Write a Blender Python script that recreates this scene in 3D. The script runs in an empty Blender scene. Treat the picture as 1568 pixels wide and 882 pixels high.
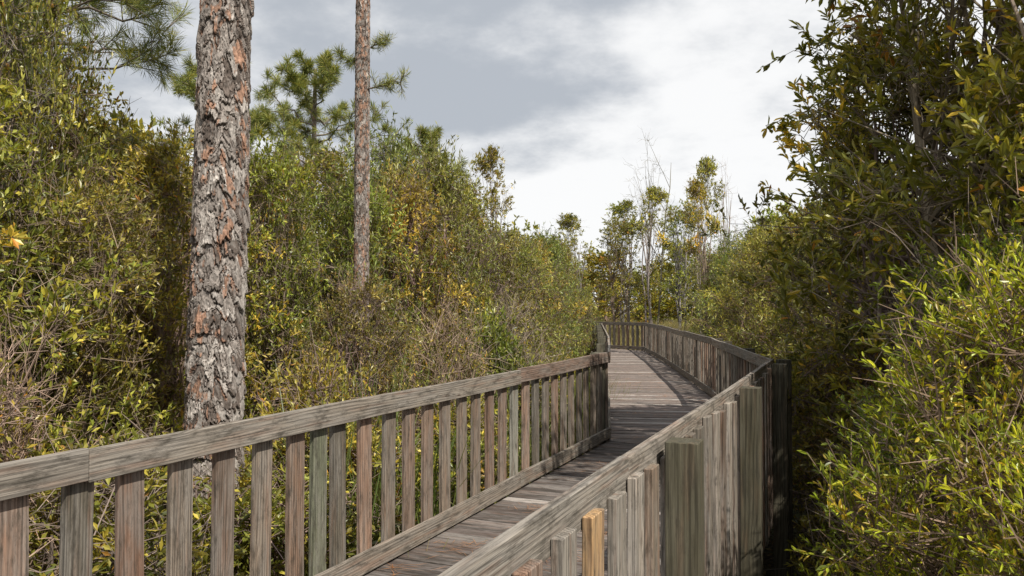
import bpy, math, time
import numpy as np
T0=time.time()
scene=bpy.context.scene
COL=scene.collection
Zup=np.array([0,0,1.0])

# ---------------------------------------------------------------- materials
def nmat(name):
    m=bpy.data.materials.new(name); m.use_nodes=True
    nt=m.node_tree; nt.nodes.clear()
    return m,nt
def N(nt,t,**kw):
    n=nt.nodes.new(t)
    for k,v in kw.items():
        if k=='inp':
            for a,b in v.items(): n.inputs[a].default_value=b
        else: setattr(n,k,v)
    return n
def lk(nt,a,b): nt.links.new(a,b)
def math_(nt,op,a,b=None,c=None,clamp=False):
    n=nt.nodes.new('ShaderNodeMath'); n.operation=op; n.use_clamp=clamp
    for i,v in enumerate((a,b,c)):
        if v is None: continue
        if isinstance(v,(int,float)): n.inputs[i].default_value=v
        else: nt.links.new(v,n.inputs[i])
    return n.outputs[0]
def vmul(nt,v,s):
    n=nt.nodes.new('ShaderNodeVectorMath'); n.operation='MULTIPLY'
    nt.links.new(v,n.inputs[0]); n.inputs[1].default_value=s; return n.outputs[0]
def mixc(nt,f,a,b,mode='MIX'):
    n=nt.nodes.new('ShaderNodeMix'); n.data_type='RGBA'; n.blend_type=mode
    if isinstance(f,(int,float)): n.inputs[0].default_value=f
    else: nt.links.new(f,n.inputs[0])
    for i,v in ((6,a),(7,b)):
        if isinstance(v,tuple): n.inputs[i].default_value=(*v,1)
        else: nt.links.new(v,n.inputs[i])
    return n.outputs[2]
def ramp(nt,f,stops):
    n=nt.nodes.new('ShaderNodeMapRange'); n.inputs[1].default_value=stops[0]; n.inputs[2].default_value=stops[1]
    n.inputs[3].default_value=stops[2]; n.inputs[4].default_value=stops[3]
    n.interpolation_type='SMOOTHSTEP'
    nt.links.new(f,n.inputs[0]); return n.outputs[0]
def noise(nt,v,scale,detail=4,rough=.55):
    n=N(nt,'ShaderNodeTexNoise',inp={'Scale':scale,'Detail':detail,'Roughness':rough})
    if v is not None: nt.links.new(v,n.inputs['Vector'])
    return n.outputs['Fac']
def gray(nt,f):
    n=nt.nodes.new('ShaderNodeCombineColor')
    for i in range(3): nt.links.new(f,n.inputs[i])
    return n.outputs[0]
def finish(nt,colr,rough=.8,bump=None,bs=.5,bd=.01,spec=.3):
    p=N(nt,'ShaderNodeBsdfPrincipled'); o=N(nt,'ShaderNodeOutputMaterial')
    lk(nt,colr,p.inputs['Base Color']); p.inputs['Roughness'].default_value=rough
    p.inputs['Specular IOR Level'].default_value=spec
    if bump is not None:
        b=N(nt,'ShaderNodeBump',inp={'Strength':bs,'Distance':bd}); lk(nt,bump,b.inputs['Height']); lk(nt,b.outputs[0],p.inputs['Normal'])
    lk(nt,p.outputs[0],o.inputs[0]); return p

def leaf_mat(name,trans=.3,rough=.38,spec=.55):
    m,nt=nmat(name)
    a=N(nt,'ShaderNodeAttribute',attribute_name='tint')
    p=N(nt,'ShaderNodeBsdfPrincipled',inp={'Roughness':rough,'Specular IOR Level':spec})
    lk(nt,a.outputs['Color'],p.inputs['Base Color'])
    t=N(nt,'ShaderNodeBsdfTranslucent')
    lk(nt,mixc(nt,1.0,a.outputs['Color'],(1.6,1.45,.7),'MULTIPLY'),t.inputs[0])
    ms=N(nt,'ShaderNodeMixShader'); ms.inputs[0].default_value=trans
    lk(nt,p.outputs[0],ms.inputs[1]); lk(nt,t.outputs[0],ms.inputs[2])
    o=N(nt,'ShaderNodeOutputMaterial'); lk(nt,ms.outputs[0],o.inputs[0]); return m
M_leaf=leaf_mat('leaf',.3)
M_needle=leaf_mat('pine_needle',.2,.5,.3)

def twig_mat(name,c):
    m,nt=nmat(name)
    d=N(nt,'ShaderNodeBsdfDiffuse'); d.inputs[0].default_value=(*c,1)
    o=N(nt,'ShaderNodeOutputMaterial')
    a=N(nt,'ShaderNodeAttribute',attribute_name='tint')
    lk(nt,mixc(nt,1.0,a.outputs['Color'],c,'MULTIPLY'),d.inputs[0])
    lk(nt,d.outputs[0],o.inputs[0]); return m
M_twig=twig_mat('twig_bark',(1.12,.9,.76))
M_pale=twig_mat('pale_bark',(1.25,1.1,.95))

def bark_mat():
    m,nt=nmat('pine_bark'); tc=N(nt,'ShaderNodeTexCoord')
    a=N(nt,'ShaderNodeAttribute',attribute_name='tint')
    v=vmul(nt,tc.outputs['Object'],(1,1,.5))
    n1=noise(nt,v,45,5,.65); n2=noise(nt,tc.outputs['Object'],13,5)
    c=mixc(nt,1.0,a.outputs['Color'],gray(nt,ramp(nt,n1,(.25,.75,.5,1.45))),'MULTIPLY')
    c=mixc(nt,ramp(nt,n2,(.54,.7,0,.5)),c,(.36,.33,.30))
    finish(nt,c,.9,n1,.7,.008,.2); return m
M_bark=bark_mat()

def wood_mat(name,weather=(.27,.25,.225),wamt=.6,dirt=.8,con=(.5,1.12,.30,1.42),wear=.42):
    m,nt=nmat(name)
    a=N(nt,'ShaderNodeAttribute',attribute_name='bc'); t=N(nt,'ShaderNodeAttribute',attribute_name='tint')
    bc=a.outputs['Vector']
    big=noise(nt,vmul(nt,bc,(.55,5,5)),1,2)
    vor=N(nt,'ShaderNodeTexVoronoi',inp={'Scale':1.0,'Randomness':1.0}); lk(nt,vmul(nt,bc,(1.7,8,3)),vor.inputs['Vector'])
    d=vor.outputs['Distance']
    kn=ramp(nt,d,(0,.34,1,0))
    sp=N(nt,'ShaderNodeSeparateXYZ'); lk(nt,bc,sp.inputs[0])
    ph=math_(nt,'MULTIPLY_ADD',sp.outputs[1],330.0,math_(nt,'MULTIPLY',big,36.0))
    ph=math_(nt,'ADD',ph,math_(nt,'MULTIPLY',kn,12.0))
    ph=math_(nt,'ADD',ph,math_(nt,'MULTIPLY',sp.outputs[2],190.0))
    s=math_(nt,'MULTIPLY_ADD',math_(nt,'SINE',ph),.5,.5)
    fine=noise(nt,vmul(nt,bc,(4,230,230)),1,4,.7)
    mid=noise(nt,vmul(nt,bc,(1.6,75,75)),1,4,.65)
    g=math_(nt,'ADD',math_(nt,'MULTIPLY',s,.17),math_(nt,'ADD',math_(nt,'MULTIPLY',fine,.8),math_(nt,'MULTIPLY',mid,.75)))
    gv=ramp(nt,g,con)
    wn=noise(nt,vmul(nt,bc,(1.8,9,9)),1.3,5,.65)
    c=mixc(nt,ramp(nt,wn,(.36,.66,0,wamt)),t.outputs['Color'],weather)
    rn=noise(nt,vmul(nt,bc,(1.8,20,20)),1.1,4)
    c=mixc(nt,ramp(nt,rn,(.5,.7,0,wear)),c,(.25,.135,.085))
    c=mixc(nt,1.0,c,gray(nt,gv),'MULTIPLY')
    kk=ramp(nt,d,(.04,.085,.8,0))
    c=mixc(nt,kk,c,(.06,.035,.025))
    dn=noise(nt,vmul(nt,bc,(3.6,13,13)),1.7,6,.74)
    c=mixc(nt,ramp(nt,dn,(.46,.70,0,dirt)),c,(.055,.048,.038))
    finish(nt,c,.85,g,.6,.006,.2); return m
M_wood=wood_mat('weathered_wood')
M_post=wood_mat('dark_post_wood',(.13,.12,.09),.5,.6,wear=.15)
M_deck=wood_mat('deck_wood',(.25,.225,.21),.65,.75,wear=.3)

def ground_mat():
    m,nt=nmat('ground'); tc=N(nt,'ShaderNodeTexCoord')
    n1=noise(nt,tc.outputs['Object'],.6,4); n2=noise(nt,tc.outputs['Object'],14,4,.7)
    c=mixc(nt,ramp(nt,n1,(.4,.62,0,1)),(.085,.066,.045),(.08,.085,.035))
    c=mixc(nt,1.0,c,gray(nt,ramp(nt,n2,(.3,.7,.4,1.7))),'MULTIPLY')
    finish(nt,c,.95,n2,.8,.05,.15); return m
M_ground=ground_mat()

# ---------------------------------------------------------------- mesh builder (all quads)
class MB:
    def __init__(s): s.v=[];s.q=[];s.c=[];s.m=[];s.b=[];s.n=0;s.useb=False
    def add(s,V,Q,C,mi=0,B=None):
        V=np.asarray(V,np.float32).reshape(-1,3); Q=np.asarray(Q,np.int64).reshape(-1,4)
        C=np.asarray(C,np.float32)
        if C.ndim==1: C=np.tile(C[:3],(len(V),1))
        s.v.append(V); s.q.append(Q+s.n); s.c.append(C[:,:3]); s.m.append(np.full(len(Q),mi,np.int32) if np.isscalar(mi) else mi)
        if B is not None: s.b.append(B); s.useb=True
        s.n+=len(V)
    def arrays(s): return np.concatenate(s.v),np.concatenate(s.q),np.concatenate(s.c),np.concatenate(s.m)
    def mesh(s,name,mats,smooth=False):
        V,Q,C,Mi=s.arrays()
        me=bpy.data.meshes.new(name); me.vertices.add(len(V)); me.vertices.foreach_set('co',V.astype(np.float32).ravel())
        me.loops.add(Q.size); me.loops.foreach_set('vertex_index',Q.astype(np.int32).ravel())
        me.polygons.add(len(Q)); me.polygons.foreach_set('loop_start',np.arange(0,Q.size,4,dtype=np.int32))
        try: me.polygons.foreach_set('loop_total',np.full(len(Q),4,dtype=np.int32))
        except Exception: pass
        for m in mats: me.materials.append(m)
        me.polygons.foreach_set('material_index',Mi.astype(np.int32))
        me.update(calc_edges=True)
        a=me.attributes.new('tint','FLOAT_COLOR','POINT'); a.data.foreach_set('color',np.c_[C,np.ones(len(C))].astype(np.float32).ravel())
        if s.useb:
            b=me.attributes.new('bc','FLOAT_VECTOR','POINT'); b.data.foreach_set('vector',np.concatenate(s.b).astype(np.float32).ravel())
        me.polygons.foreach_set('use_smooth',np.full(len(Q),smooth))
        return me
def obj(name,me,loc=(0,0,0),rot=0,sc=1,parent=None):
    o=bpy.data.objects.new(name,me); COL.objects.link(o); o.location=loc
    o.rotation_euler=(0,0,rot); o.scale=(sc,sc,sc) if np.isscalar(sc) else sc
    if parent: o.parent=parent
    return o
def norm(a): return a/np.maximum(np.linalg.norm(a,axis=-1,keepdims=True),1e-9)
def basis(D):
    A=np.where(np.abs(D[:,2:3])<.9,np.array([[0,0,1.0]]),np.array([[1.0,0,0]]))
    U=norm(np.cross(D,A)); return U,np.cross(D,U)
def segs(mb,P0,P1,r0,r1,k,col,mi,var=0):
    P0=np.asarray(P0,float);P1=np.asarray(P1,float);n=len(P0)
    if n==0: return
    r0=np.broadcast_to(r0,(n,));r1=np.broadcast_to(r1,(n,))
    U,V=basis(norm(P1-P0)); an=np.arange(k)*2*np.pi/k
    ring=U[:,None]*np.cos(an)[None,:,None]+V[:,None]*np.sin(an)[None,:,None]
    A=P0[:,None]+ring*r0[:,None,None];B=P1[:,None]+ring*r1[:,None,None]
    VV=np.concatenate([A,B],1).reshape(-1,3)
    i=np.arange(k);j=(i+1)%k
    q=np.stack([i,j,j+k,i+k],1)[None]+(np.arange(n)*2*k)[:,None,None]
    C=np.array(col)
    if var:
        f=np.random.default_rng(n).uniform(1-var,1+var,n); C=np.repeat(C[None]*f[:,None],2*k,0)
    mb.add(VV,q,C,mi)
def leaves(mb,rng,P,D,L,W,C,hi,mi=0,up=.7):
    n=len(P); Nn=norm(Zup*up+rng.normal(0,.6,(n,3)))
    S=norm(np.cross(D,Nn)); Nn=np.cross(S,D)
    L=L[:,None];W=W[:,None]
    if hi:
        b=P;t=P+D*L-Nn*L*.12
        l1=P+D*L*.32+S*W*.42+Nn*W*.18; l2=P+D*L*.7+S*W*.46+Nn*W*.10
        r1=P+D*L*.32-S*W*.42+Nn*W*.18; r2=P+D*L*.7-S*W*.46+Nn*W*.10
        V=np.stack([b,l1,l2,t,r2,r1],1).reshape(-1,3)
        q=np.array([[0,1,2,3],[0,3,4,5]])[None]+(np.arange(n)*6)[:,None,None]
        mb.add(V,q,np.repeat(C,6,0),mi)
    else:
        V=np.stack([P,P+D*L*.55+S*W*.5+Nn*W*.15,P+D*L,P+D*L*.55-S*W*.5+Nn*W*.15],1).reshape(-1,3)
        q=np.arange(n*4).reshape(n,4); mb.add(V,q,np.repeat(C,4,0),mi)
TW=(.18,.18,.18)
def plant(name,seed,H,R,nc,tw,lv,LL,LW,pal,clr=.35,twl=.35,stems=4,hi=False,zmin=.12,prof=None,trunk=.04,bare=0,updir=.5,spread=.45,open_=.5,dirk=.6,twigs=True,bc=.24):
    rng=np.random.default_rng(seed); mb=MB()
    if prof is None: prof=lambda t: np.sin(np.pi*np.clip(t*.8+.16,0,1))**.7
    st=[]
    for i in range(stems):
        a=rng.uniform(0,2*np.pi); rr=R*spread*rng.uniform(.2,1); top=np.array([math.cos(a)*rr,math.sin(a)*rr,H*rng.uniform(.78,.97)])
        b=np.array([math.cos(a)*rr*.2,math.sin(a)*rr*.2,0]); m=9
        t=np.linspace(0,1,m)[:,None]; P=b+(top-b)*t; P[:,:2]+= (t[:,0]**2-t[:,0])[:,None]*rng.normal(0,.25*R,2)
        P[1:-1]+=rng.normal(0,.03*R,(m-2,3)); r=trunk*(1-t[:,0])**.7+.008
        st.append((P,r)); segs(mb,P[:-1],P[1:],r[:-1],r[1:],6,(.22,.22,.22),1,.15)
    lump=rng.uniform(.5,1.22,(6,7))
    C=[]
    for i in range(nc):
        t=zmin+(1-zmin)*rng.uniform(0,1)**.85; a=rng.uniform(0,2*np.pi)
        lu=lump[min(5,int(t*6)),int(a/(2*np.pi)*7)%7]
        rr=R*prof(t)*lu*rng.uniform(open_**2,1)**.5
        C.append([math.cos(a)*rr,math.sin(a)*rr,t*H])
    C=np.array(C); A0=[];A1=[];R0=[];R1=[]
    for c in C:
        P,r=st[rng.integers(stems)]; zt=c[2]*rng.uniform(.45,.8); k=int(np.clip(np.searchsorted(P[:,2],zt),1,len(P)-1))
        s=P[k]; mid=(s+c)/2+np.array([0,0,-.08*np.linalg.norm(c-s)])+rng.normal(0,.08,3)
        tt=np.linspace(0,1,5)[:,None]; B=(1-tt)**2*s+2*tt*(1-tt)*mid+tt**2*c; B[1:-1]+=rng.normal(0,.02,(3,3))
        rl=np.linspace(min(r[k]*.6,.022),.005,5)
        A0.append(B[:-1]);A1.append(B[1:]);R0.append(rl[:-1]);R1.append(rl[1:])
    segs(mb,np.concatenate(A0),np.concatenate(A1),np.concatenate(R0),np.concatenate(R1),4,TW,1,.4)
    cr=np.repeat(C,tw,0); n=len(cr); cl=np.repeat(np.arange(nc),tw)
    csz=rng.uniform(.6,1.3,nc)[cl][:,None]
    out=cr.copy(); out[:,2]=0; out=norm(out)
    P=cr+rng.normal(0,clr*.42,(n,3))*csz*np.array([1,1,.75])
    D=norm(out*.5+Zup*updir+rng.normal(0,.6,(n,3))); tl=twl*rng.uniform(.5,1.2,n)
    E=P+D*tl[:,None]
    if twigs:
        segs(mb,P,E,.0035,.0015,3,TW,1,.4)
        sp=P+(cr-P)*rng.uniform(.6,1,(n,1)); segs(mb,sp,P,.004,.0035,3,TW,1,.4)
    if bare:
        nb=bare; k=rng.integers(0,n,nb); D2=norm(out[k]*.4+Zup*.5+rng.normal(0,.6,(nb,3))); P2=P[k]; E2=P2+D2*rng.uniform(.15,.5,(nb,1))
        segs(mb,P2,E2,.005,.003,3,(bc,bc,bc),1,.4)
        for _ in range(2):
            D3=norm(D2+rng.normal(0,.6,(nb,3))); E3=E2+D3*rng.uniform(.1,.3,(nb,1)); segs(mb,E2,E3,.003,.0015,3,(bc,bc,bc),1,.4)
    if lv:
        keep=rng.uniform(0,1,n)<.93
        ki=np.nonzero(keep)[0]; li=np.repeat(ki,lv); m=len(li)
        t=rng.uniform(.12,1,m)**.8; LP=P[li]+D[li]*(tl[li]*t)[:,None]
        LD=norm(D[li]*dirk+rng.normal(0,.55,(m,3))+Zup*.08)
        L=LL*rng.uniform(.55,1.2,m); W=LW*rng.uniform(.7,1.2,m)
        cols=np.array([p[0] for p in pal]); w=np.array([p[1] for p in pal],float); w/=w.sum()
        cdom=rng.choice(len(pal),nc,p=w)[cl[li]]; own=rng.choice(len(pal),m,p=w)
        ci=np.where(rng.uniform(0,1,m)<.5,cdom,own)
        br=rng.uniform(.62,1.35,nc)[cl[li]]*rng.uniform(.62,1.4,m)
        leaves(mb,rng,LP,LD,L,W,cols[ci]*br[:,None],hi,0)
    return mb.arrays()

def sc(pal,k): return [((r*k[0],g*k[1],b*k[2]),w) for (r,g,b),w in pal]
OLV=sc([((.09,.095,.02),4),((.14,.137,.03),4),((.21,.188,.045),3.4),((.045,.054,.016),1.8),((.26,.14,.04),.45),((.30,.25,.05),.7)],(2.0,2.0,1.6))
GRN=sc([((.086,.105,.022),4),((.14,.155,.035),4),((.05,.06,.018),1.8),((.215,.205,.045),2.3),((.26,.16,.04),.25)],(2.0,2.0,1.6))
BRI=sc([((.165,.20,.022),5),((.23,.25,.032),3),((.09,.12,.02),3),((.30,.25,.05),.5),((.20,.17,.05),1)],(1.7,1.75,1.3))
BAY=sc([((.058,.072,.02),4),((.095,.105,.026),4),((.155,.15,.04),3),((.32,.25,.05),.4),((.25,.12,.03),.12)],(2.1,2.1,1.6))
BAYY=sc([((.08,.09,.02),4),((.125,.13,.026),4),((.185,.175,.04),3),((.32,.25,.05),.6),((.25,.13,.03),.15)],(2.05,2.05,1.6))
RUS=sc([((.125,.115,.035),4),((.185,.14,.05),2),((.09,.095,.025),3.3),((.24,.21,.06),2)],(1.9,1.95,1.6))
WIL=sc([((.12,.147,.04),5),((.18,.20,.055),3),((.07,.087,.03),2.5),((.24,.23,.06),1.4)],(1.9,1.9,1.6))
V={};BASE={}
def reg(k,*a,**kw): V[k]=plant('m_'+k,*a,**kw); BASE[k]=(a[1],a[2])
reg('a',1,5.4,1.7,190,13,11,.095,.033,OLV,stems=6,bare=130)
reg('b',2,5.0,1.6,175,13,11,.088,.03,GRN,stems=6,bare=150)
reg('c',3,4.6,1.5,165,13,11,.11,.024,WIL,stems=7,updir=.3,twl=.45,bare=70)
reg('d',4,5.2,1.6,165,13,10,.085,.03,RUS,stems=6,bare=260)
reg('low',5,2.2,1.0,75,14,11,.088,.032,OLV,stems=8,bare=260,twl=.3,zmin=.05)
reg('lowg',35,2.2,1.0,75,14,11,.10,.034,GRN,stems=8,bare=70,twl=.3,zmin=.05)
reg('twiggy',25,2.6,1.1,75,10,6,.08,.028,OLV,stems=10,bare=900,twl=.4,zmin=.1,updir=.2,bc=.3)
reg('fara',21,5.4,1.8,100,9,8,.20,.075,OLV,stems=3,twigs=False)
reg('farb',22,5.2,1.7,100,9,8,.19,.07,GRN,stems=3,twigs=False)
reg('airy',6,8.5,1.7,60,12,9,.13,.055,GRN,clr=.5,stems=3,bare=140,zmin=.4,trunk=.06,spread=.75,open_=.2)
reg('airy2',16,8.0,1.3,17,20,10,.14,.055,BAYY,clr=.36,stems=3,bare=130,zmin=.45,trunk=.05,spread=.8,open_=.1)
reg('snag',46,8.0,1.2,26,3,0,.14,.055,BAY,clr=.5,stems=2,bare=70,zmin=.55,trunk=.05,spread=.8,open_=.1,bc=.24)
reg('bay',7,7.0,2.1,190,12,11,.12,.036,BAY,clr=.42,twl=.34,stems=6,hi=True,bare=90,trunk=.05,zmin=.2,spread=.8,dirk=.9)
reg('bay2',8,8.0,1.9,190,12,11,.115,.034,BAYY,clr=.42,twl=.34,stems=8,hi=True,bare=130,trunk=.04,zmin=.18,spread=.9,dirk=.9)
reg('bright',9,3.3,1.15,230,15,13,.055,.015,BRI,clr=.26,twl=.32,stems=10,hi=True,bare=200,updir=.9,zmin=.1,trunk=.02,dirk=1.1,bc=.2)
print('variants',time.time()-T0)

def empty(name):
    e=bpy.data.objects.new(name,None); COL.objects.link(e); return e
rg=np.random.default_rng(77)
def bake(mb,kind,x,y,h=None,r=None,rot=None):
    base=BASE[kind]; sz=(h/base[0]) if h else 1; sx=(r/base[1]) if r else sz
    a=rg.uniform(0,6.28) if rot is None else rot
    Vv,Q,C,Mi=V[kind]; c,s=math.cos(a),math.sin(a)
    P=np.stack([(Vv[:,0]*c-Vv[:,1]*s)*sx+x,(Vv[:,0]*s+Vv[:,1]*c)*sx+y,Vv[:,2]*sz],1)
    f=np.array([rg.uniform(.94,1.18),1.0,rg.uniform(.85,1.1)])*rg.uniform(.84,1.16)
    mb.add(P,Q,C*f,Mi)
def thicket(name,lst,twig=M_twig):
    mb=MB()
    for k in lst: bake(mb,*k)
    return obj(name,mb.mesh(name,[M_leaf,twig]))

row1=[('a',-5.2,4.7,5.6,1.6),('b',-4.6,6.2,5.0,1.4),('d',-4.2,7.9,4.2,1.2),('a',-4.1,9.6,4.9,1.4),('b',-3.2,10.4,5.0,1.15),('d',-1.75,9.2,3.35,.85),('c',-2.5,11.9,4.9,1.3),
('a',-1.8,12.8,5.1,1.3),('c',-1.5,14.0,5.7,1.3),('b',-1.0,15.4,5.3,1.25),('d',-.5,17.0,4.6,1.3),('c',.1,18.9,4.5,1.25),('a',.4,21.2,4.8,1.3),('c',.9,23.6,5.1,1.15),('b',1.5,26.2,5.2,1.0),('c',1.9,29.5,5.0,1.1)]
row2=[('a',-7.4,5.4,6.8,1.8),('b',-6.8,7.6,6.6,1.8),('a',-4.95,7.5,6.5,.95),('b',-5.6,8.9,6.9,1.15),('a',-6.3,9.9,6.1,1.8),('d',-5.6,11.8,5.6,1.7),('a',-4.5,13.4,5.5,1.6),('b',-3.7,14.9,5.9,1.5),('c',-2.6,16.0,6.4,1.4),('a',-2.2,18.5,6.0,1.5),('fara',-1.4,21.5,5.6,1.6),('farb',-.4,25,5.4,1.7),
('farb',-8.5,12,6.6,2),('fara',-7.6,15.5,6.4,2),('farb',-5.6,17.5,6.2,2),('fara',-4,20.5,6.2,2),('farb',-3,26,6,2),('fara',-9.5,19,7.2,2.2)]
lst=row1+row2
for i in range(8):
    y=1.5+i*1.25; lst.append(('low' if i%2 else 'lowg',.424*y-4.75+rg.normal(0,.2),y,rg.uniform(1.5,2.1),rg.uniform(.85,1.05)))
lst+=[('twiggy',-3.75,4.4,2.75,1.0),('twiggy',-3.5,5.4,2.5,.75),('low',-2.0,8.2,2.3,.7),('twiggy',-1.0,11.5,2.7,.75),('lowg',-.5,12.6,2.8,.8),('twiggy',-.2,14.0,2.9,.85)]
for i in range(7):
    y=13.2+i*2.6; lst.append(('low',1.35+(y-10.9)*.109-1.75+rg.normal(0,.1),y,rg.uniform(1.6,2.2),.95))
thicket('shrub_thicket',lst)
thicket('shrub_thicket',[('c',6.1,14.5,4.8,1.4),('b',6.7,17.8,5.1,1.5),('c',6.9,21,5.1,1.6),('a',7.8,24.5,5.4,1.6),('c',8.3,28.5,5.6,1.7),('d',8.9,33,5.4,1.7),('farb',9.8,38,5.6,1.8),
 ('fara',8.8,15,5.8,1.9),('farb',9.2,20,6.2,2),('fara',10.4,26,6.4,2),('a',6.2,11.8,4.6,1.4),('b',7.8,9.5,6,1.7),('fara',8.3,6.5,6,1.9),('d',5.1,8.2,3.0,1.1),('low',3.9,7.9,2.0,.9),('low',4.6,10.4,2.3,1.0),('low',5.2,13,2.3,1.1),('low',5.7,16,2.1,1),('low',6.2,19.5,2.1,1),('twiggy',3.5,6.6,2.0,.8)])
for k in [('bay',5.15,10.4,6.7,2.1),('bay2',5.3,7.9,9.6,2.3),('bay2',4.75,5.6,9.0,1.9),('bay',7.0,7.4,10.2,2.0)]: thicket('bay_tree',[k],M_pale)
for k in [('bright',2.75,3.9,3.15,1.1),('bright',3.4,5.3,3.35,1.15),('bright',2.3,2.95,2.5,.75)]: thicket('groundsel_bush',[k])
for k in [('airy',5.6,41,7.6,1.8),('airy2',6.9,29.5,7.6,.9),('airy',8.8,41,8.2,1.7),('airy2',2.7,37,7.2,1.3),('airy2',-.6,20.5,7.0,.75),('airy2',8.8,36,9.6,1.1),('airy2',7.2,40,8.9,1.4),('airy2',6.0,43,8.6,1.5)]:
    thicket('sapling_tree',[k],M_pale)
thicket('dead_tree',[('snag',7.3,42,12.0,1.5)],M_pale)
thicket('dead_tree',[('snag',9.7,36,9.6,1.0)],M_pale)
tl=[]
for i in range(48):
    a=math.radians(-46+92*(i+rg.uniform(-.3,.3))/47); d=rg.uniform(52,80)
    tl.append((('fara','farb')[rg.integers(2)],d*math.sin(a),d*math.cos(a),rg.uniform(5.5,8),rg.uniform(3,4)))
for i in range(12): tl.append((('fara','farb')[rg.integers(2)],-17+i*1.5+rg.normal(0,.5),rg.uniform(29,40),rg.uniform(5.5,6.8),rg.uniform(2,2.6)))
for i in range(8): tl.append((('fara','farb')[rg.integers(2)],12+i*1.6,rg.uniform(24,40),rg.uniform(6,7.5),rg.uniform(2.2,2.8)))
thicket('distant_treeline',tl)
print('thickets',time.time()-T0)

# ---------------------------------------------------------------- pines
def h2(a,b,s=0):
    x=np.sin(a*127.1+b*311.7+s*74.7)*43758.5453; return x-np.floor(x)
def vn(x,y,s=0):
    xi=np.floor(x);yi=np.floor(y);fx=x-xi;fy=y-yi;fx=fx*fx*(3-2*fx);fy=fy*fy*(3-2*fy)
    return (h2(xi,yi,s)*(1-fx)+h2(xi+1,yi,s)*fx)*(1-fy)+(h2(xi,yi+1,s)*(1-fx)+h2(xi+1,yi+1,s)*fx)*fy
def vor2(x,y,per,s=0):
    xi=np.floor(x);yi=np.floor(y);F1=np.full(x.shape,9.);F2=F1.copy();ID=np.zeros(x.shape);DY=np.zeros(x.shape);DX=np.zeros(x.shape)
    for dx in(-1,0,1):
        for dy in(-1,0,1):
            cx=xi+dx;cy=yi+dy;cw=np.mod(cx,per)
            px=cx+.05+.9*h2(cw,cy,s);py=cy+.05+.9*h2(cw,cy,s+3)
            d=np.hypot(px-x,py-y)*(.75+.5*h2(cw,cy,s+6))
            idn=h2(cw,cy,s+9); new=d<F1
            F2=np.where(new,F1,np.minimum(F2,d)); ID=np.where(new,idn,ID); DY=np.where(new,y-py,DY); DX=np.where(new,x-px,DX); F1=np.where(new,d,F1)
    return F1,F2,ID,DX,DY
def bark_trunk(mb,H,r0,r1,lean,nth,zs,cell,amp,seed,red=.4):
    th_=np.arange(nth)*2*np.pi/nth; Tn,Zn=np.meshgrid(th_,zs)
    t=Zn/H; r=r0+(r1-r0)*t**.9+ r0*.35*np.exp(-Zn*3.0)
    per=max(6,round(2*np.pi*r0/cell)); u=Tn/(2*np.pi)*per
    def pv(f,g,s): return vn(np.cos(Tn)*f+31,Zn*g+np.sin(Tn)*f,s)-.5
    wu=1.2*pv(3,4,1)+.6*pv(9,14,2)+.22*pv(24,40,3); wv=1.1*pv(3,4,5)+.6*pv(9,13,6)+.25*pv(24,36,7)
    v=Zn/(cell*1.6)
    F1,F2,ID,DX,DY=vor2(u+wu,v+wv,per,seed); e=np.clip((F2-F1)/.11,0,1)
    F1b,F2b,IDb,DXb,DYb=vor2((u+wu)*2,(v+wv)*1.5,per*2,seed+5); eb=np.clip((F2b-F1b)/.14,0,1)
    rag=pv(30,60,8)+.5
    tilt=np.clip(.5-DY*(.3+ID)+DX*(ID-.5)*1.2,0,1)
    disp=amp*(e**.5*(.25+.6*ID+.5*tilt)+.25*eb*(IDb+.4*(.5-DYb))+.18*rag)
    X=np.cos(Tn)*(r+disp)+lean[0]*t;Y=np.sin(Tn)*(r+disp)+lean[1]*t
    crack=np.array([.06,.042,.034]);g=np.array([.29,.255,.23]);g2=np.array([.15,.122,.105]);g3=np.array([.44,.40,.365]);o=np.array([.36,.215,.15])
    k=h2(np.floor(IDb*997),np.floor(ID*991))[...,None]*.5+.5*h2(np.floor(ID*391),1)[...,None]
    pc=np.where(k<.36,g2,np.where(k>.70,g3,g)); zz=(pv(2,1.3,11)+.5)
    rk=h2(np.floor(ID*773),np.floor(IDb*577))[...,None]
    pc=np.where(rk<red*(.2+1.6*zz[...,None]**1.5),o,pc)
    m=(e*(.55+.45*eb))[...,None]; C=crack*(1-m)+pc*m*(.75+.45*IDb[...,None])*(.75+.5*rag[...,None])
    nz=len(zs); i=np.arange(nth);j=(i+1)%nth
    q=(np.stack([i,j,j+nth,i+nth],1)[None]+(np.arange(nz-1)*nth)[:,None,None])
    mb.add(np.stack([X,Y,Zn],-1).reshape(-1,3),q,C.reshape(-1,3),0)
PN=np.array([[.09,.11,.03],[.13,.14,.04],[.19,.175,.05],[.06,.08,.025]])*2.2
def tufts(mb,rng,P,D,nn,ln,w):
    n=len(P); li=np.repeat(np.arange(n),nn); m=len(li)
    base=P[li]-D[li]*rng.uniform(0,.16,(m,1)); LD=norm(D[li]*.75+rng.normal(0,.55,(m,3)))
    L=ln*rng.uniform(.7,1.15,m); cc=PN[rng.integers(0,4,m)]*rng.uniform(.75,1.25,(m,1))*rng.uniform(.8,1.2,n)[li][:,None]
    leaves(mb,rng,base,LD,L,np.full(m,w),cc,False,1)
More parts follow.
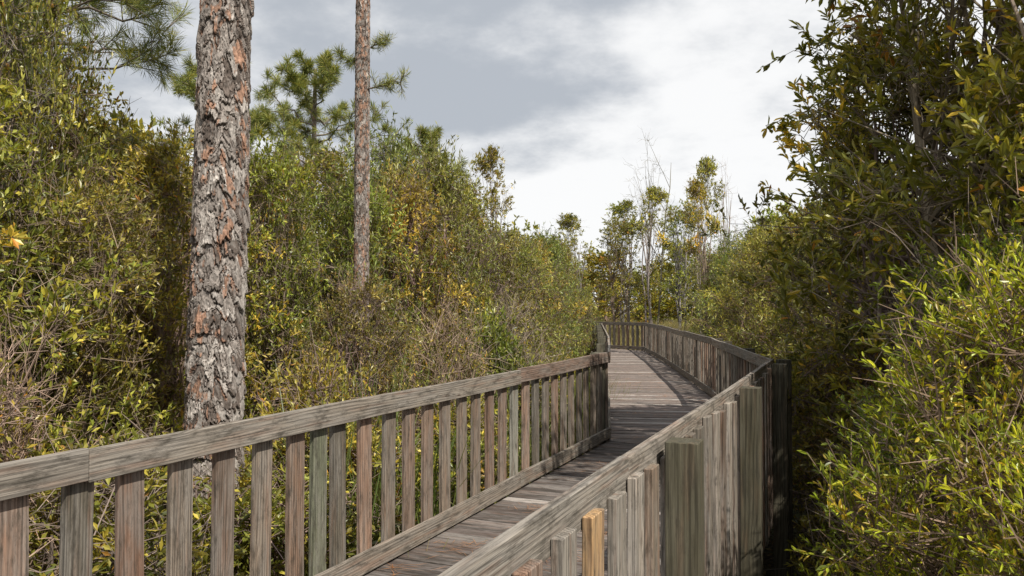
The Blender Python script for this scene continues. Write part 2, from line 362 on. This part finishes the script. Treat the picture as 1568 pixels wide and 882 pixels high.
def limbs(mb,rng,lean,H,r_at,spec,nn=55,ln=.2,w=.009):
    TP=[];TD=[]
    for z,az,Ln,rise in spec:
        s=np.array([lean[0]*z/H,lean[1]*z/H,z]); d=np.array([math.cos(az),math.sin(az),0])
        t=np.linspace(0,1,7)[:,None]; P=s+d*Ln*t+Zup*rise*t**1.6*Ln; P[1:]+=rng.normal(0,.035*Ln,(6,3))
        rr=np.linspace(r_at*.35*min(1,Ln/1.5)+.008,.007,7); segs(mb,P[:-1],P[1:],rr[:-1],rr[1:],5,(.2,.165,.14),0)
        for k in range(2,7):
            for _ in range(rng.integers(1,4) if k<6 else 3):
                bd=norm(d*.6+rng.normal(0,.6,3)+Zup*.35); bl=Ln*rng.uniform(.12,.3); e=P[k]+bd*bl
                segs(mb,[P[k]],[e],.008,.005,4,(.2,.165,.14),0); TP.append(e);TD.append(bd)
                if rng.uniform()<.6:
                    b2=norm(bd+rng.normal(0,.7,3)); e2=P[k]+bd*bl*.6+b2*bl*.5; segs(mb,[P[k]+bd*bl*.6],[e2],.006,.004,3,(.2,.165,.14),0); TP.append(e2);TD.append(b2)
        TP.append(P[-1]);TD.append(norm(P[-1]-P[-2]))
    tufts(mb,rng,np.array(TP),np.array(TD),nn,ln,w)
def pine(name,loc,H,r0,r1,lean,spec,seed,nth=48,zs=None,cell=.07,amp=.012,red=.4,nn=55,ln=.2,w=.009):
    rng=np.random.default_rng(seed); mb=MB()
    if zs is None: zs=np.linspace(0,H,300)
    bark_trunk(mb,H,r0,r1,lean,nth,zs,cell,amp,seed,red)
    limbs(mb,rng,lean,H,r0*.5,spec,nn,ln,w)
    return obj(name,mb.mesh(name,[M_bark,M_needle]),loc)
def crown(seed,z0,z1,R,n,rise=.25):
    r=np.random.default_rng(seed); out=[]
    for i in range(n):
        t=(i+.5)/n; out.append((z0+(z1-z0)*t,r.uniform(0,6.28),R*(1.05-.75*t)*r.uniform(.7,1.15),rise+.5*t))
    return out
pine('pine_tree',(-2.57,6.8,0),16,.213,.12,(.26,.1),crown(1,11.5,15.8,2.6,14),11,nth=260,
     zs=np.concatenate([np.arange(0,7,.009),np.arange(7,16.01,.08)]),cell=.115,amp=.036,red=.2)
pine('pine_tree',(-1.96,10.3,0),14,.098,.064,(.03,0),[(6.5,.3,.3,.4),(6.3,2.9,.3,.4),(5.95,-.2,.55,.1)]+crown(2,9.5,13.8,2.0,14),12,nth=90,
     zs=np.concatenate([np.arange(2.5,7.6,.012),np.arange(7.6,14.01,.15)]),cell=.055,amp=.012,red=.45,nn=34,ln=.13,w=.006)
pine('pine_tree',(-5.2,20.5,0),9.3,.12,.03,(.1,0),crown(3,5.8,9.2,2.3,28,.1),13,nn=60,ln=.22,w=.012)
pine('pine_tree',(-6.9,19,0),9.0,.11,.03,(-.1,0),crown(4,6.0,8.9,1.7,18,.1),14,nn=55,ln=.22,w=.012)
pine('pine_tree',(-6.15,9.9,0),11.5,.12,.05,(.05,0),[(6.15,-.1,1.6,-.05),(6.4,.3,1.5,.0),(6.7,-.35,1.5,.05),(6.9,.1,1.7,-.1),(7.1,.5,1.3,0)]+crown(5,6.6,11.3,1.7,22,.05),15,nn=75,ln=.23,w=.007)
pine('pine_tree',(-2.6,24,0),8.4,.1,.03,(-.1,0),crown(6,6,8.3,1.3,14,.1),16,nn=45,ln=.24,w=.013)
print('pines',time.time()-T0)

# ---------------------------------------------------------------- boardwalk
u1=np.array([.39,.921]); u1/=np.linalg.norm(u1)
L1=np.array([1.35,10.9]);R1=np.array([3.05,9.4])
LP=[L1-u1*13,L1,np.array([2.1,17.2]),np.array([3.0,26]),np.array([3.65,32.3]),np.array([-1.6,39.2])]
RP=[R1-u1*13,R1,np.array([4.0,16]),np.array([5.0,26]),np.array([5.6,34.0]),np.array([.2,41.6])]
DZ=1.3;TOP=2.5
rw=np.random.default_rng(5)
REDB=[(.27,.165,.115),(.30,.195,.14),(.22,.155,.115),(.27,.21,.16),(.19,.155,.12),(.24,.19,.145),(.15,.13,.10)]
GRYB=[(.33,.29,.245),(.30,.26,.215),(.36,.31,.26)]
def board(mb,p0,p1,Wv,Tv,tint,nseg=1,warp=0,mi=0):
    p0=np.array(p0,float);p1=np.array(p1,float);Wv=np.array(Wv,float);Tv=np.array(Tv,float)
    L=np.linalg.norm(p1-p0); w=np.linalg.norm(Wv);t=np.linalg.norm(Tv); off=rw.uniform(0,60,3)
    V=[];B=[]; a=rw.uniform(0,6,2)
    for i in range(nseg+1):
        f=i/nseg; c=p0+(p1-p0)*f
        if warp: c=c+Wv/w*warp*math.sin(f*5+a[0])+Tv/t*warp*.6*math.sin(f*7+a[1])
        for sw,st in((-.5,-.5),(.5,-.5),(.5,.5),(-.5,.5)):
            V.append(c+Wv*sw+Tv*st); B.append((off[0]+L*f,off[1]+w*sw,off[2]+t*st))
    Q=[[0,3,2,1],[nseg*4+k for k in(0,1,2,3)]]
    for i in range(nseg):
        for k in range(4): Q.append([i*4+k,i*4+(k+1)%4,i*4+4+(k+1)%4,i*4+4+k])
    tn=np.array(tint)*rw.uniform(.74,1.18)
    mb.add(V,Q,tn,mi,np.array(B))
def pick(lst): return lst[rw.integers(len(lst))]
v3=lambda p,z:np.array([p[0],p[1],z])
def railing(name,pts,sign,first):
    mb=MB()
    for si in range(len(pts)-1):
        a,b=pts[si],pts[si+1]; L=np.linalg.norm(b-a); u=(b-a)/L; o=np.array([u[1],-u[0]])*sign; o3=v3(o,0);u3=v3(u,0)
        if si==0: cuts=[0,first['seam']-4.88,first['seam'],L]
        else: cuts=list(np.arange(0,L,4.88))+[L]
        cuts=[c for c in cuts if 0<=c<=L]
        if cuts[-1]-cuts[-2]<.3: cuts.pop(-2)
        for c0,c1 in zip(cuts[:-1],cuts[1:]):
            dz=rw.normal(0,.005); mc=o*.019
            tt=first['toptint'] if (si==0 and c0>=first['seam']-.01) else pick(GRYB)
            board(mb,v3(a+u*(c0+.002)+mc,TOP-.07+dz),v3(a+u*(c1-.002)+mc,TOP-.07+dz),(0,0,.14),o3*.038,tt,8,.005)
            board(mb,v3(a+u*(c0+.002)+mc,DZ+.10+dz),v3(a+u*(c1-.002)+mc,DZ+.10+dz),(0,0,.14),o3*.038,pick([(.22,.19,.155),(.26,.22,.18)]),8,.005)
            board(mb,v3(a+u*c0+mc,DZ-.165),v3(a+u*(c1-.002)+mc,DZ-.165),(0,0,.235),o3*.038,(.10,.085,.065),2,0,1)
            board(mb,v3(a+u*c0-o*.9,DZ-.165),v3(a+u*(c1-.002)-o*.9,DZ-.165),(0,0,.235),o3*.038,(.10,.085,.065),2,0,1)
        if si==0: S=first['pick']
        else: S=np.arange(.12,L-.05,.293)
        for s in S:
            w=.135; tint=pick(REDB) if sign<0 else pick(REDB+GRYB+GRYB)
            if si==0:
                for (ss,tc) in first.get('special',[]):
                    if abs(s-ss)<.1: tint=tc
            s2=s+rw.normal(0,.008); p=a+u*s2+o*.0585; ln=rw.normal(0,.006,2)
            ztop=TOP-.075+rw.normal(0,.012); zb=first['zb']+rw.normal(0,.03)
            if si==0 and first.get('new') and abs(s-first['new'])<.1:
                tint=(.60,.38,.19)
            board(mb,v3(p-u*ln[0],zb),v3(p+u*ln[0],ztop),u3*w,o3*.038,tint,2,.003)
        PS=first['posts'] if si==0 else np.arange(.05,L,2.66)
        for s in PS:
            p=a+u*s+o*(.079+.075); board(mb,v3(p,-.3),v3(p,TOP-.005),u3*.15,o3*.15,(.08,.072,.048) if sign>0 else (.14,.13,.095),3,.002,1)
            board(mb,v3(a+u*(s+.1)+o*.15,DZ-.36),v3(a+u*(s+.1)-o*1.1,DZ-.36),(0,0,.14),u3*.04,(.09,.075,.055),1,0,1)
    me=mb.mesh(name,[M_wood,M_post]); ob=obj(name,me)
    bv=ob.modifiers.new('bevel','BEVEL'); bv.width=.003; bv.segments=1; bv.limit_method='ANGLE'
    return ob
lpick=list(6.34-.293*np.arange(0,21))+list(6.80+.293*np.arange(0,21))+[6.57]
railing('wooden_railing',LP,-1,dict(seam=(7.93+1.07)/.921,toptint=(.22,.15,.115),pick=lpick,special=[(6.57,(.23,.24,.16)),(9.73,(.32,.31,.26)),(6.34,(.31,.205,.145))],posts=[1.2,3.9,12.85],zb=.95))
rpick=list(5.73+.293*np.arange(-16,25))
railing('wooden_railing',RP,1,dict(seam=6.3,toptint=(.25,.215,.18),pick=[s for s in rpick if s<12.95],new=5.73,posts=[1.52,4.18,6.84,9.5,12.3],zb=.72))
def clip(poly,A,B):
    out=[];n=len(poly)
    f=lambda p:(B[0]-A[0])*(p[1]-A[1])-(B[1]-A[1])*(p[0]-A[0])
    for i in range(n):
        p,q=poly[i],poly[(i+1)%n]; fp,fq=f(p),f(q)
        if fp>=0: out.append(p)
        if (fp>=0)!=(fq>=0): out.append(p+(q-p)*fp/(fp-fq))
    return out
verts=[];faces=[];tin=[];bcs=[]
for i in range(len(LP)-1):
    l0,l1,r0,r1=LP[i],LP[i+1],RP[i],RP[i+1]
    u=(l1-l0)/np.linalg.norm(l1-l0)+(r1-r0)/np.linalg.norm(r1-r0); u/=np.linalg.norm(u); nn=np.array([u[1],-u[0]])
    e=.035; CC=[r0+nn*e,r1+nn*e,l1-nn*e,l0-nn*e]
    smin=min(p@u for p in CC);smax=max(p@u for p in CC); s=smin; mid=np.mean(CC,0)@nn
    while s<smax:
        poly=[nn*(mid-8)+u*s,nn*(mid+8)+u*s,nn*(mid+8)+u*(s+.134),nn*(mid-8)+u*(s+.134)]
        for k in range(4):
            poly=clip(poly,CC[k],CC[(k+1)%4])
            if len(poly)<3: break
        s+=.146
        if len(poly)<3: continue
        area=abs(sum(poly[k][0]*poly[(k+1)%len(poly)][1]-poly[k][1]*poly[(k+1)%len(poly)][0] for k in range(len(poly))))/2
        if area<.01: continue
        z=DZ+rw.normal(0,.0035); b0=len(verts);m=len(poly);off=rw.uniform(0,60,3)
        base=np.array(pick([(.26,.205,.18),(.21,.175,.155),(.28,.22,.195),(.20,.165,.145),(.24,.185,.155)]))*rw.uniform(.65,1.2)
        if rw.uniform()<.08: base=np.array((.52,.47,.43))
        if i==0: base=base*.42 if rw.uniform()<.88 else base*1.0  # near section: railing shade and wet brown put into most plank tints
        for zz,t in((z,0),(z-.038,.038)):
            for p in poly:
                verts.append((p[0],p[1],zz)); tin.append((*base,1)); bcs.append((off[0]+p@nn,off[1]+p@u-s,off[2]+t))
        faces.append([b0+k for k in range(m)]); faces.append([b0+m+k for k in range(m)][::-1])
        for k in range(m): faces.append([b0+k,b0+m+k,b0+m+(k+1)%m,b0+(k+1)%m])
me=bpy.data.meshes.new('wooden_boardwalk'); me.from_pydata(verts,[],faces); me.materials.append(M_deck)
a=me.attributes.new('tint','FLOAT_COLOR','POINT'); a.data.foreach_set('color',np.array(tin,np.float32).ravel())
b=me.attributes.new('bc','FLOAT_VECTOR','POINT'); b.data.foreach_set('vector',np.array(bcs,np.float32).ravel())
import bmesh
bm=bmesh.new();bm.from_mesh(me);bmesh.ops.recalc_face_normals(bm,faces=bm.faces);bm.to_mesh(me);bm.free()
dk=obj('wooden_boardwalk',me); bv=dk.modifiers.new('b','BEVEL');bv.width=.003;bv.limit_method='ANGLE'
mb=MB(); rng=np.random.default_rng(9); P=[]
for i in range(120):
    s=rng.uniform(4.5,24) if i>40 else rng.uniform(4.5,9); cr=rng.uniform(.08,1.95)
    if s<12.6: base=LP[0]+u1*s+np.array([u1[1],-u1[0]])*cr
    else: base=L1+np.array([.109,.994])*(s-12.6)+np.array([.994,-.109])*(cr*.93)
    k=rng.integers(4,26); q=np.c_[rng.normal(0,.09,(k,2))+base,np.full(k,DZ+.008)+rng.uniform(0,.008,k)]; P.append(q)
P=np.concatenate(P);n=len(P);an=rng.uniform(0,6.28,n);D=np.c_[np.cos(an),np.sin(an),rng.uniform(-.01,.03,n)]
leaves(mb,rng,P,D,rng.uniform(.1,.2,n),np.full(n,.004),np.tile([[.5,.24,.10]],(n,1))*rng.uniform(.6,1.2,(n,1)),False,0,up=8)
obj('fallen_pine_needles',mb.mesh('fallen_pine_needles',[M_leaf]))

# ---------------------------------------------------------------- grass + litter
def grass(name,seed,n,size,h,cols,w=.012):
    rng=np.random.default_rng(seed);mb=MB()
    k=n//9; c=rng.uniform(-size/2,size/2,(k,2)); idx=np.repeat(np.arange(k),9); m=len(idx)
    P=np.c_[c[idx]+rng.normal(0,.05,(m,2)),np.zeros(m)]; D=norm(np.c_[rng.normal(0,.22,(m,2)),np.ones(m)]); L=h*rng.uniform(.5,1.15,m)[:,None]
    S=norm(np.cross(D,rng.normal(0,1,(m,3)))); bend=norm(np.c_[rng.normal(0,1,(m,2)),np.zeros(m)])*L*rng.uniform(.05,.35,(m,1))
    a=P-S*w/2;b=P+S*w/2;M=P+D*L*.6+bend*.3;T=P+D*L+bend
    VV=np.stack([a,b,M+S*w*.4,M-S*w*.4,T+S*.001,T-S*.001],1).reshape(-1,3)
    q=np.array([[0,1,2,3],[3,2,4,5]])[None]+(np.arange(m)*6)[:,None,None]
    C=np.array(cols)[rng.integers(0,len(cols),m)]*rng.uniform(.7,1.25,(m,1))
    mb.add(VV,q,np.repeat(C,6,0),0); return mb.mesh(name,[M_leaf])
G1=grass('m_grass_green',1,2500,3,1.1,[(.16,.2,.05),(.23,.25,.07),(.32,.27,.12)],.014)
G2=grass('m_grass_marsh',2,3000,3.4,1.7,[(.38,.32,.14),(.28,.26,.10),(.44,.37,.19)],.02)
G3=grass('m_sedge',7,130,.6,2.5,[(.12,.17,.04),(.18,.22,.06)],.014)
gp=empty('marsh_grass')
for i in range(34):
    y=rg.uniform(36,56); x=y*math.tan(math.radians(rg.uniform(2,16)))
    if y<44 and x<7: x+=7
    obj('grass',G2,(x,y,0),rg.uniform(0,6.3),rg.uniform(.9,1.4),gp)
for i in range(26):
    y=1+i*1.0; x=(.424*y-4.6) if y<11 else (1.35+(y-10.9)*.109-1.7)
    obj('grass',G1,(x+rg.normal(0,.3)-.6,y,0),rg.uniform(0,6.3),rg.uniform(.6,1.4),gp)
for (x,y,s) in [(-1.55,7.3,1.0),(-1.2,7.9,1.08),(0,11.2,1.0)]: obj('grass',G3,(x,y,0),rg.uniform(0,6),s,gp)
for i in range(12):
    obj('grass',G1,(rg.uniform(2.8,8),rg.uniform(5,16),0),rg.uniform(0,6.3),rg.uniform(.25,.45),gp)
for i in range(10):
    y=rg.uniform(14,34); obj('grass',G1,(6.2+(y-12)*.1+rg.uniform(0,1),y,0),rg.uniform(0,6.3),rg.uniform(.5,.8),gp)
mb=MB();rng=np.random.default_rng(3);n=14000
P=np.c_[rng.uniform(-5,8,n),rng.uniform(1,16,n),rng.uniform(.0,.06,n)]
leaves(mb,rng,P,norm(rng.normal(0,1,(n,3))*np.array([1,1,.35])),rng.uniform(.04,.11,n),rng.uniform(.02,.045,n),np.array([(.24,.16,.09),(.17,.12,.07),(.34,.26,.15),(.11,.08,.05)])[rng.integers(0,4,n)],False,0)
k=900;P0=np.c_[rng.uniform(1.6,8,k),rng.uniform(3,14,k),rng.uniform(.02,.4,k)];D=norm(rng.normal(0,1,(k,3))*np.array([1,1,.5]))
segs(mb,P0,P0+D*rng.uniform(.2,.5,(k,1)),.006,.003,4,(.16,.16,.16),1,.4)
obj('leaf_litter',mb.mesh('leaf_litter',[M_leaf,M_pale]))

g=np.concatenate([-np.geomspace(900,22,25),np.linspace(-20,20,90),np.geomspace(22,900,25)])
X,Y=np.meshgrid(g,g+10); Zg=(vn(X*.7,Y*.7)-.5)*.14+(vn(X*2.1,Y*2.1,4)-.5)*.05-.02
mb=MB();n=len(g);i=np.arange(n-1);ii,jj=np.meshgrid(i,i);b0=(jj*n+ii).ravel()
mb.add(np.stack([X,Y,Zg],-1).reshape(-1,3),np.stack([b0,b0+1,b0+n+1,b0+n],1),(.1,.1,.1))
obj('ground',mb.mesh('ground',[M_ground],True))

# ---------------------------------------------------------------- light, sky, camera
sv=np.array([.42,-.62,.90]); sv/=np.linalg.norm(sv)
el=math.asin(sv[2]); az=math.atan2(sv[0],sv[1])
sd=bpy.data.lights.new('sun','SUN'); sd.energy=5.0; sd.angle=math.radians(.5); sd.color=(1,.94,.84)
so=bpy.data.objects.new('sun',sd); COL.objects.link(so)
from mathutils import Vector
so.rotation_euler=Vector(sv).to_track_quat('Z','Y').to_euler(); so.location=(10,-10,20)
w=bpy.data.worlds.new('World'); scene.world=w; w.use_nodes=True; nt=w.node_tree; nt.nodes.clear()
sk=N(nt,'ShaderNodeTexSky',sky_type='NISHITA'); sk.sun_disc=False; sk.sun_elevation=el; sk.sun_rotation=az
tc=N(nt,'ShaderNodeTexCoord'); sp=N(nt,'ShaderNodeSeparateXYZ'); lk(nt,tc.outputs['Generated'],sp.inputs[0])
zz=math_(nt,'ADD',math_(nt,'MAXIMUM',sp.outputs[2],0),.26)
cx=math_(nt,'DIVIDE',sp.outputs[0],zz);cy=math_(nt,'DIVIDE',sp.outputs[1],zz)
cb=N(nt,'ShaderNodeCombineXYZ'); lk(nt,cx,cb.inputs[0]);lk(nt,cy,cb.inputs[1]); cb.inputs[2].default_value=3.3
n1=N(nt,'ShaderNodeTexNoise',inp={'Scale':1.15,'Detail':7,'Roughness':.58}); lk(nt,cb.outputs[0],n1.inputs['Vector'])
lowb=ramp(nt,sp.outputs[2],(.12,.38,.14,-.06))
v=math_(nt,'ADD',n1.outputs[0],lowb)
cc=mixc(nt,ramp(nt,v,(.42,.61,0,1)),(.49,.525,.575),(1.0,1.0,1.0))
sc_=N(nt,'ShaderNodeVectorMath',operation='SCALE'); sc_.inputs['Scale'].default_value=10; lk(nt,cc,sc_.inputs[0])
fin=mixc(nt,.95,sk.outputs[0],sc_.outputs[0])
bg=N(nt,'ShaderNodeBackground',inp={'Strength':.1}); lk(nt,fin,bg.inputs[0]); o=N(nt,'ShaderNodeOutputWorld'); lk(nt,bg.outputs[0],o.inputs[0])
cd=bpy.data.cameras.new('camera'); cd.lens=28; cd.sensor_width=36; cd.clip_end=3000; cd.clip_start=.05
co=bpy.data.objects.new('camera',cd); COL.objects.link(co); co.location=(0,0,3.1); co.rotation_euler=(math.radians(91.46),0,0)
scene.camera=co
scene.view_settings.view_transform='Standard'; scene.view_settings.look='None'; scene.view_settings.exposure=0
print('done',time.time()-T0)
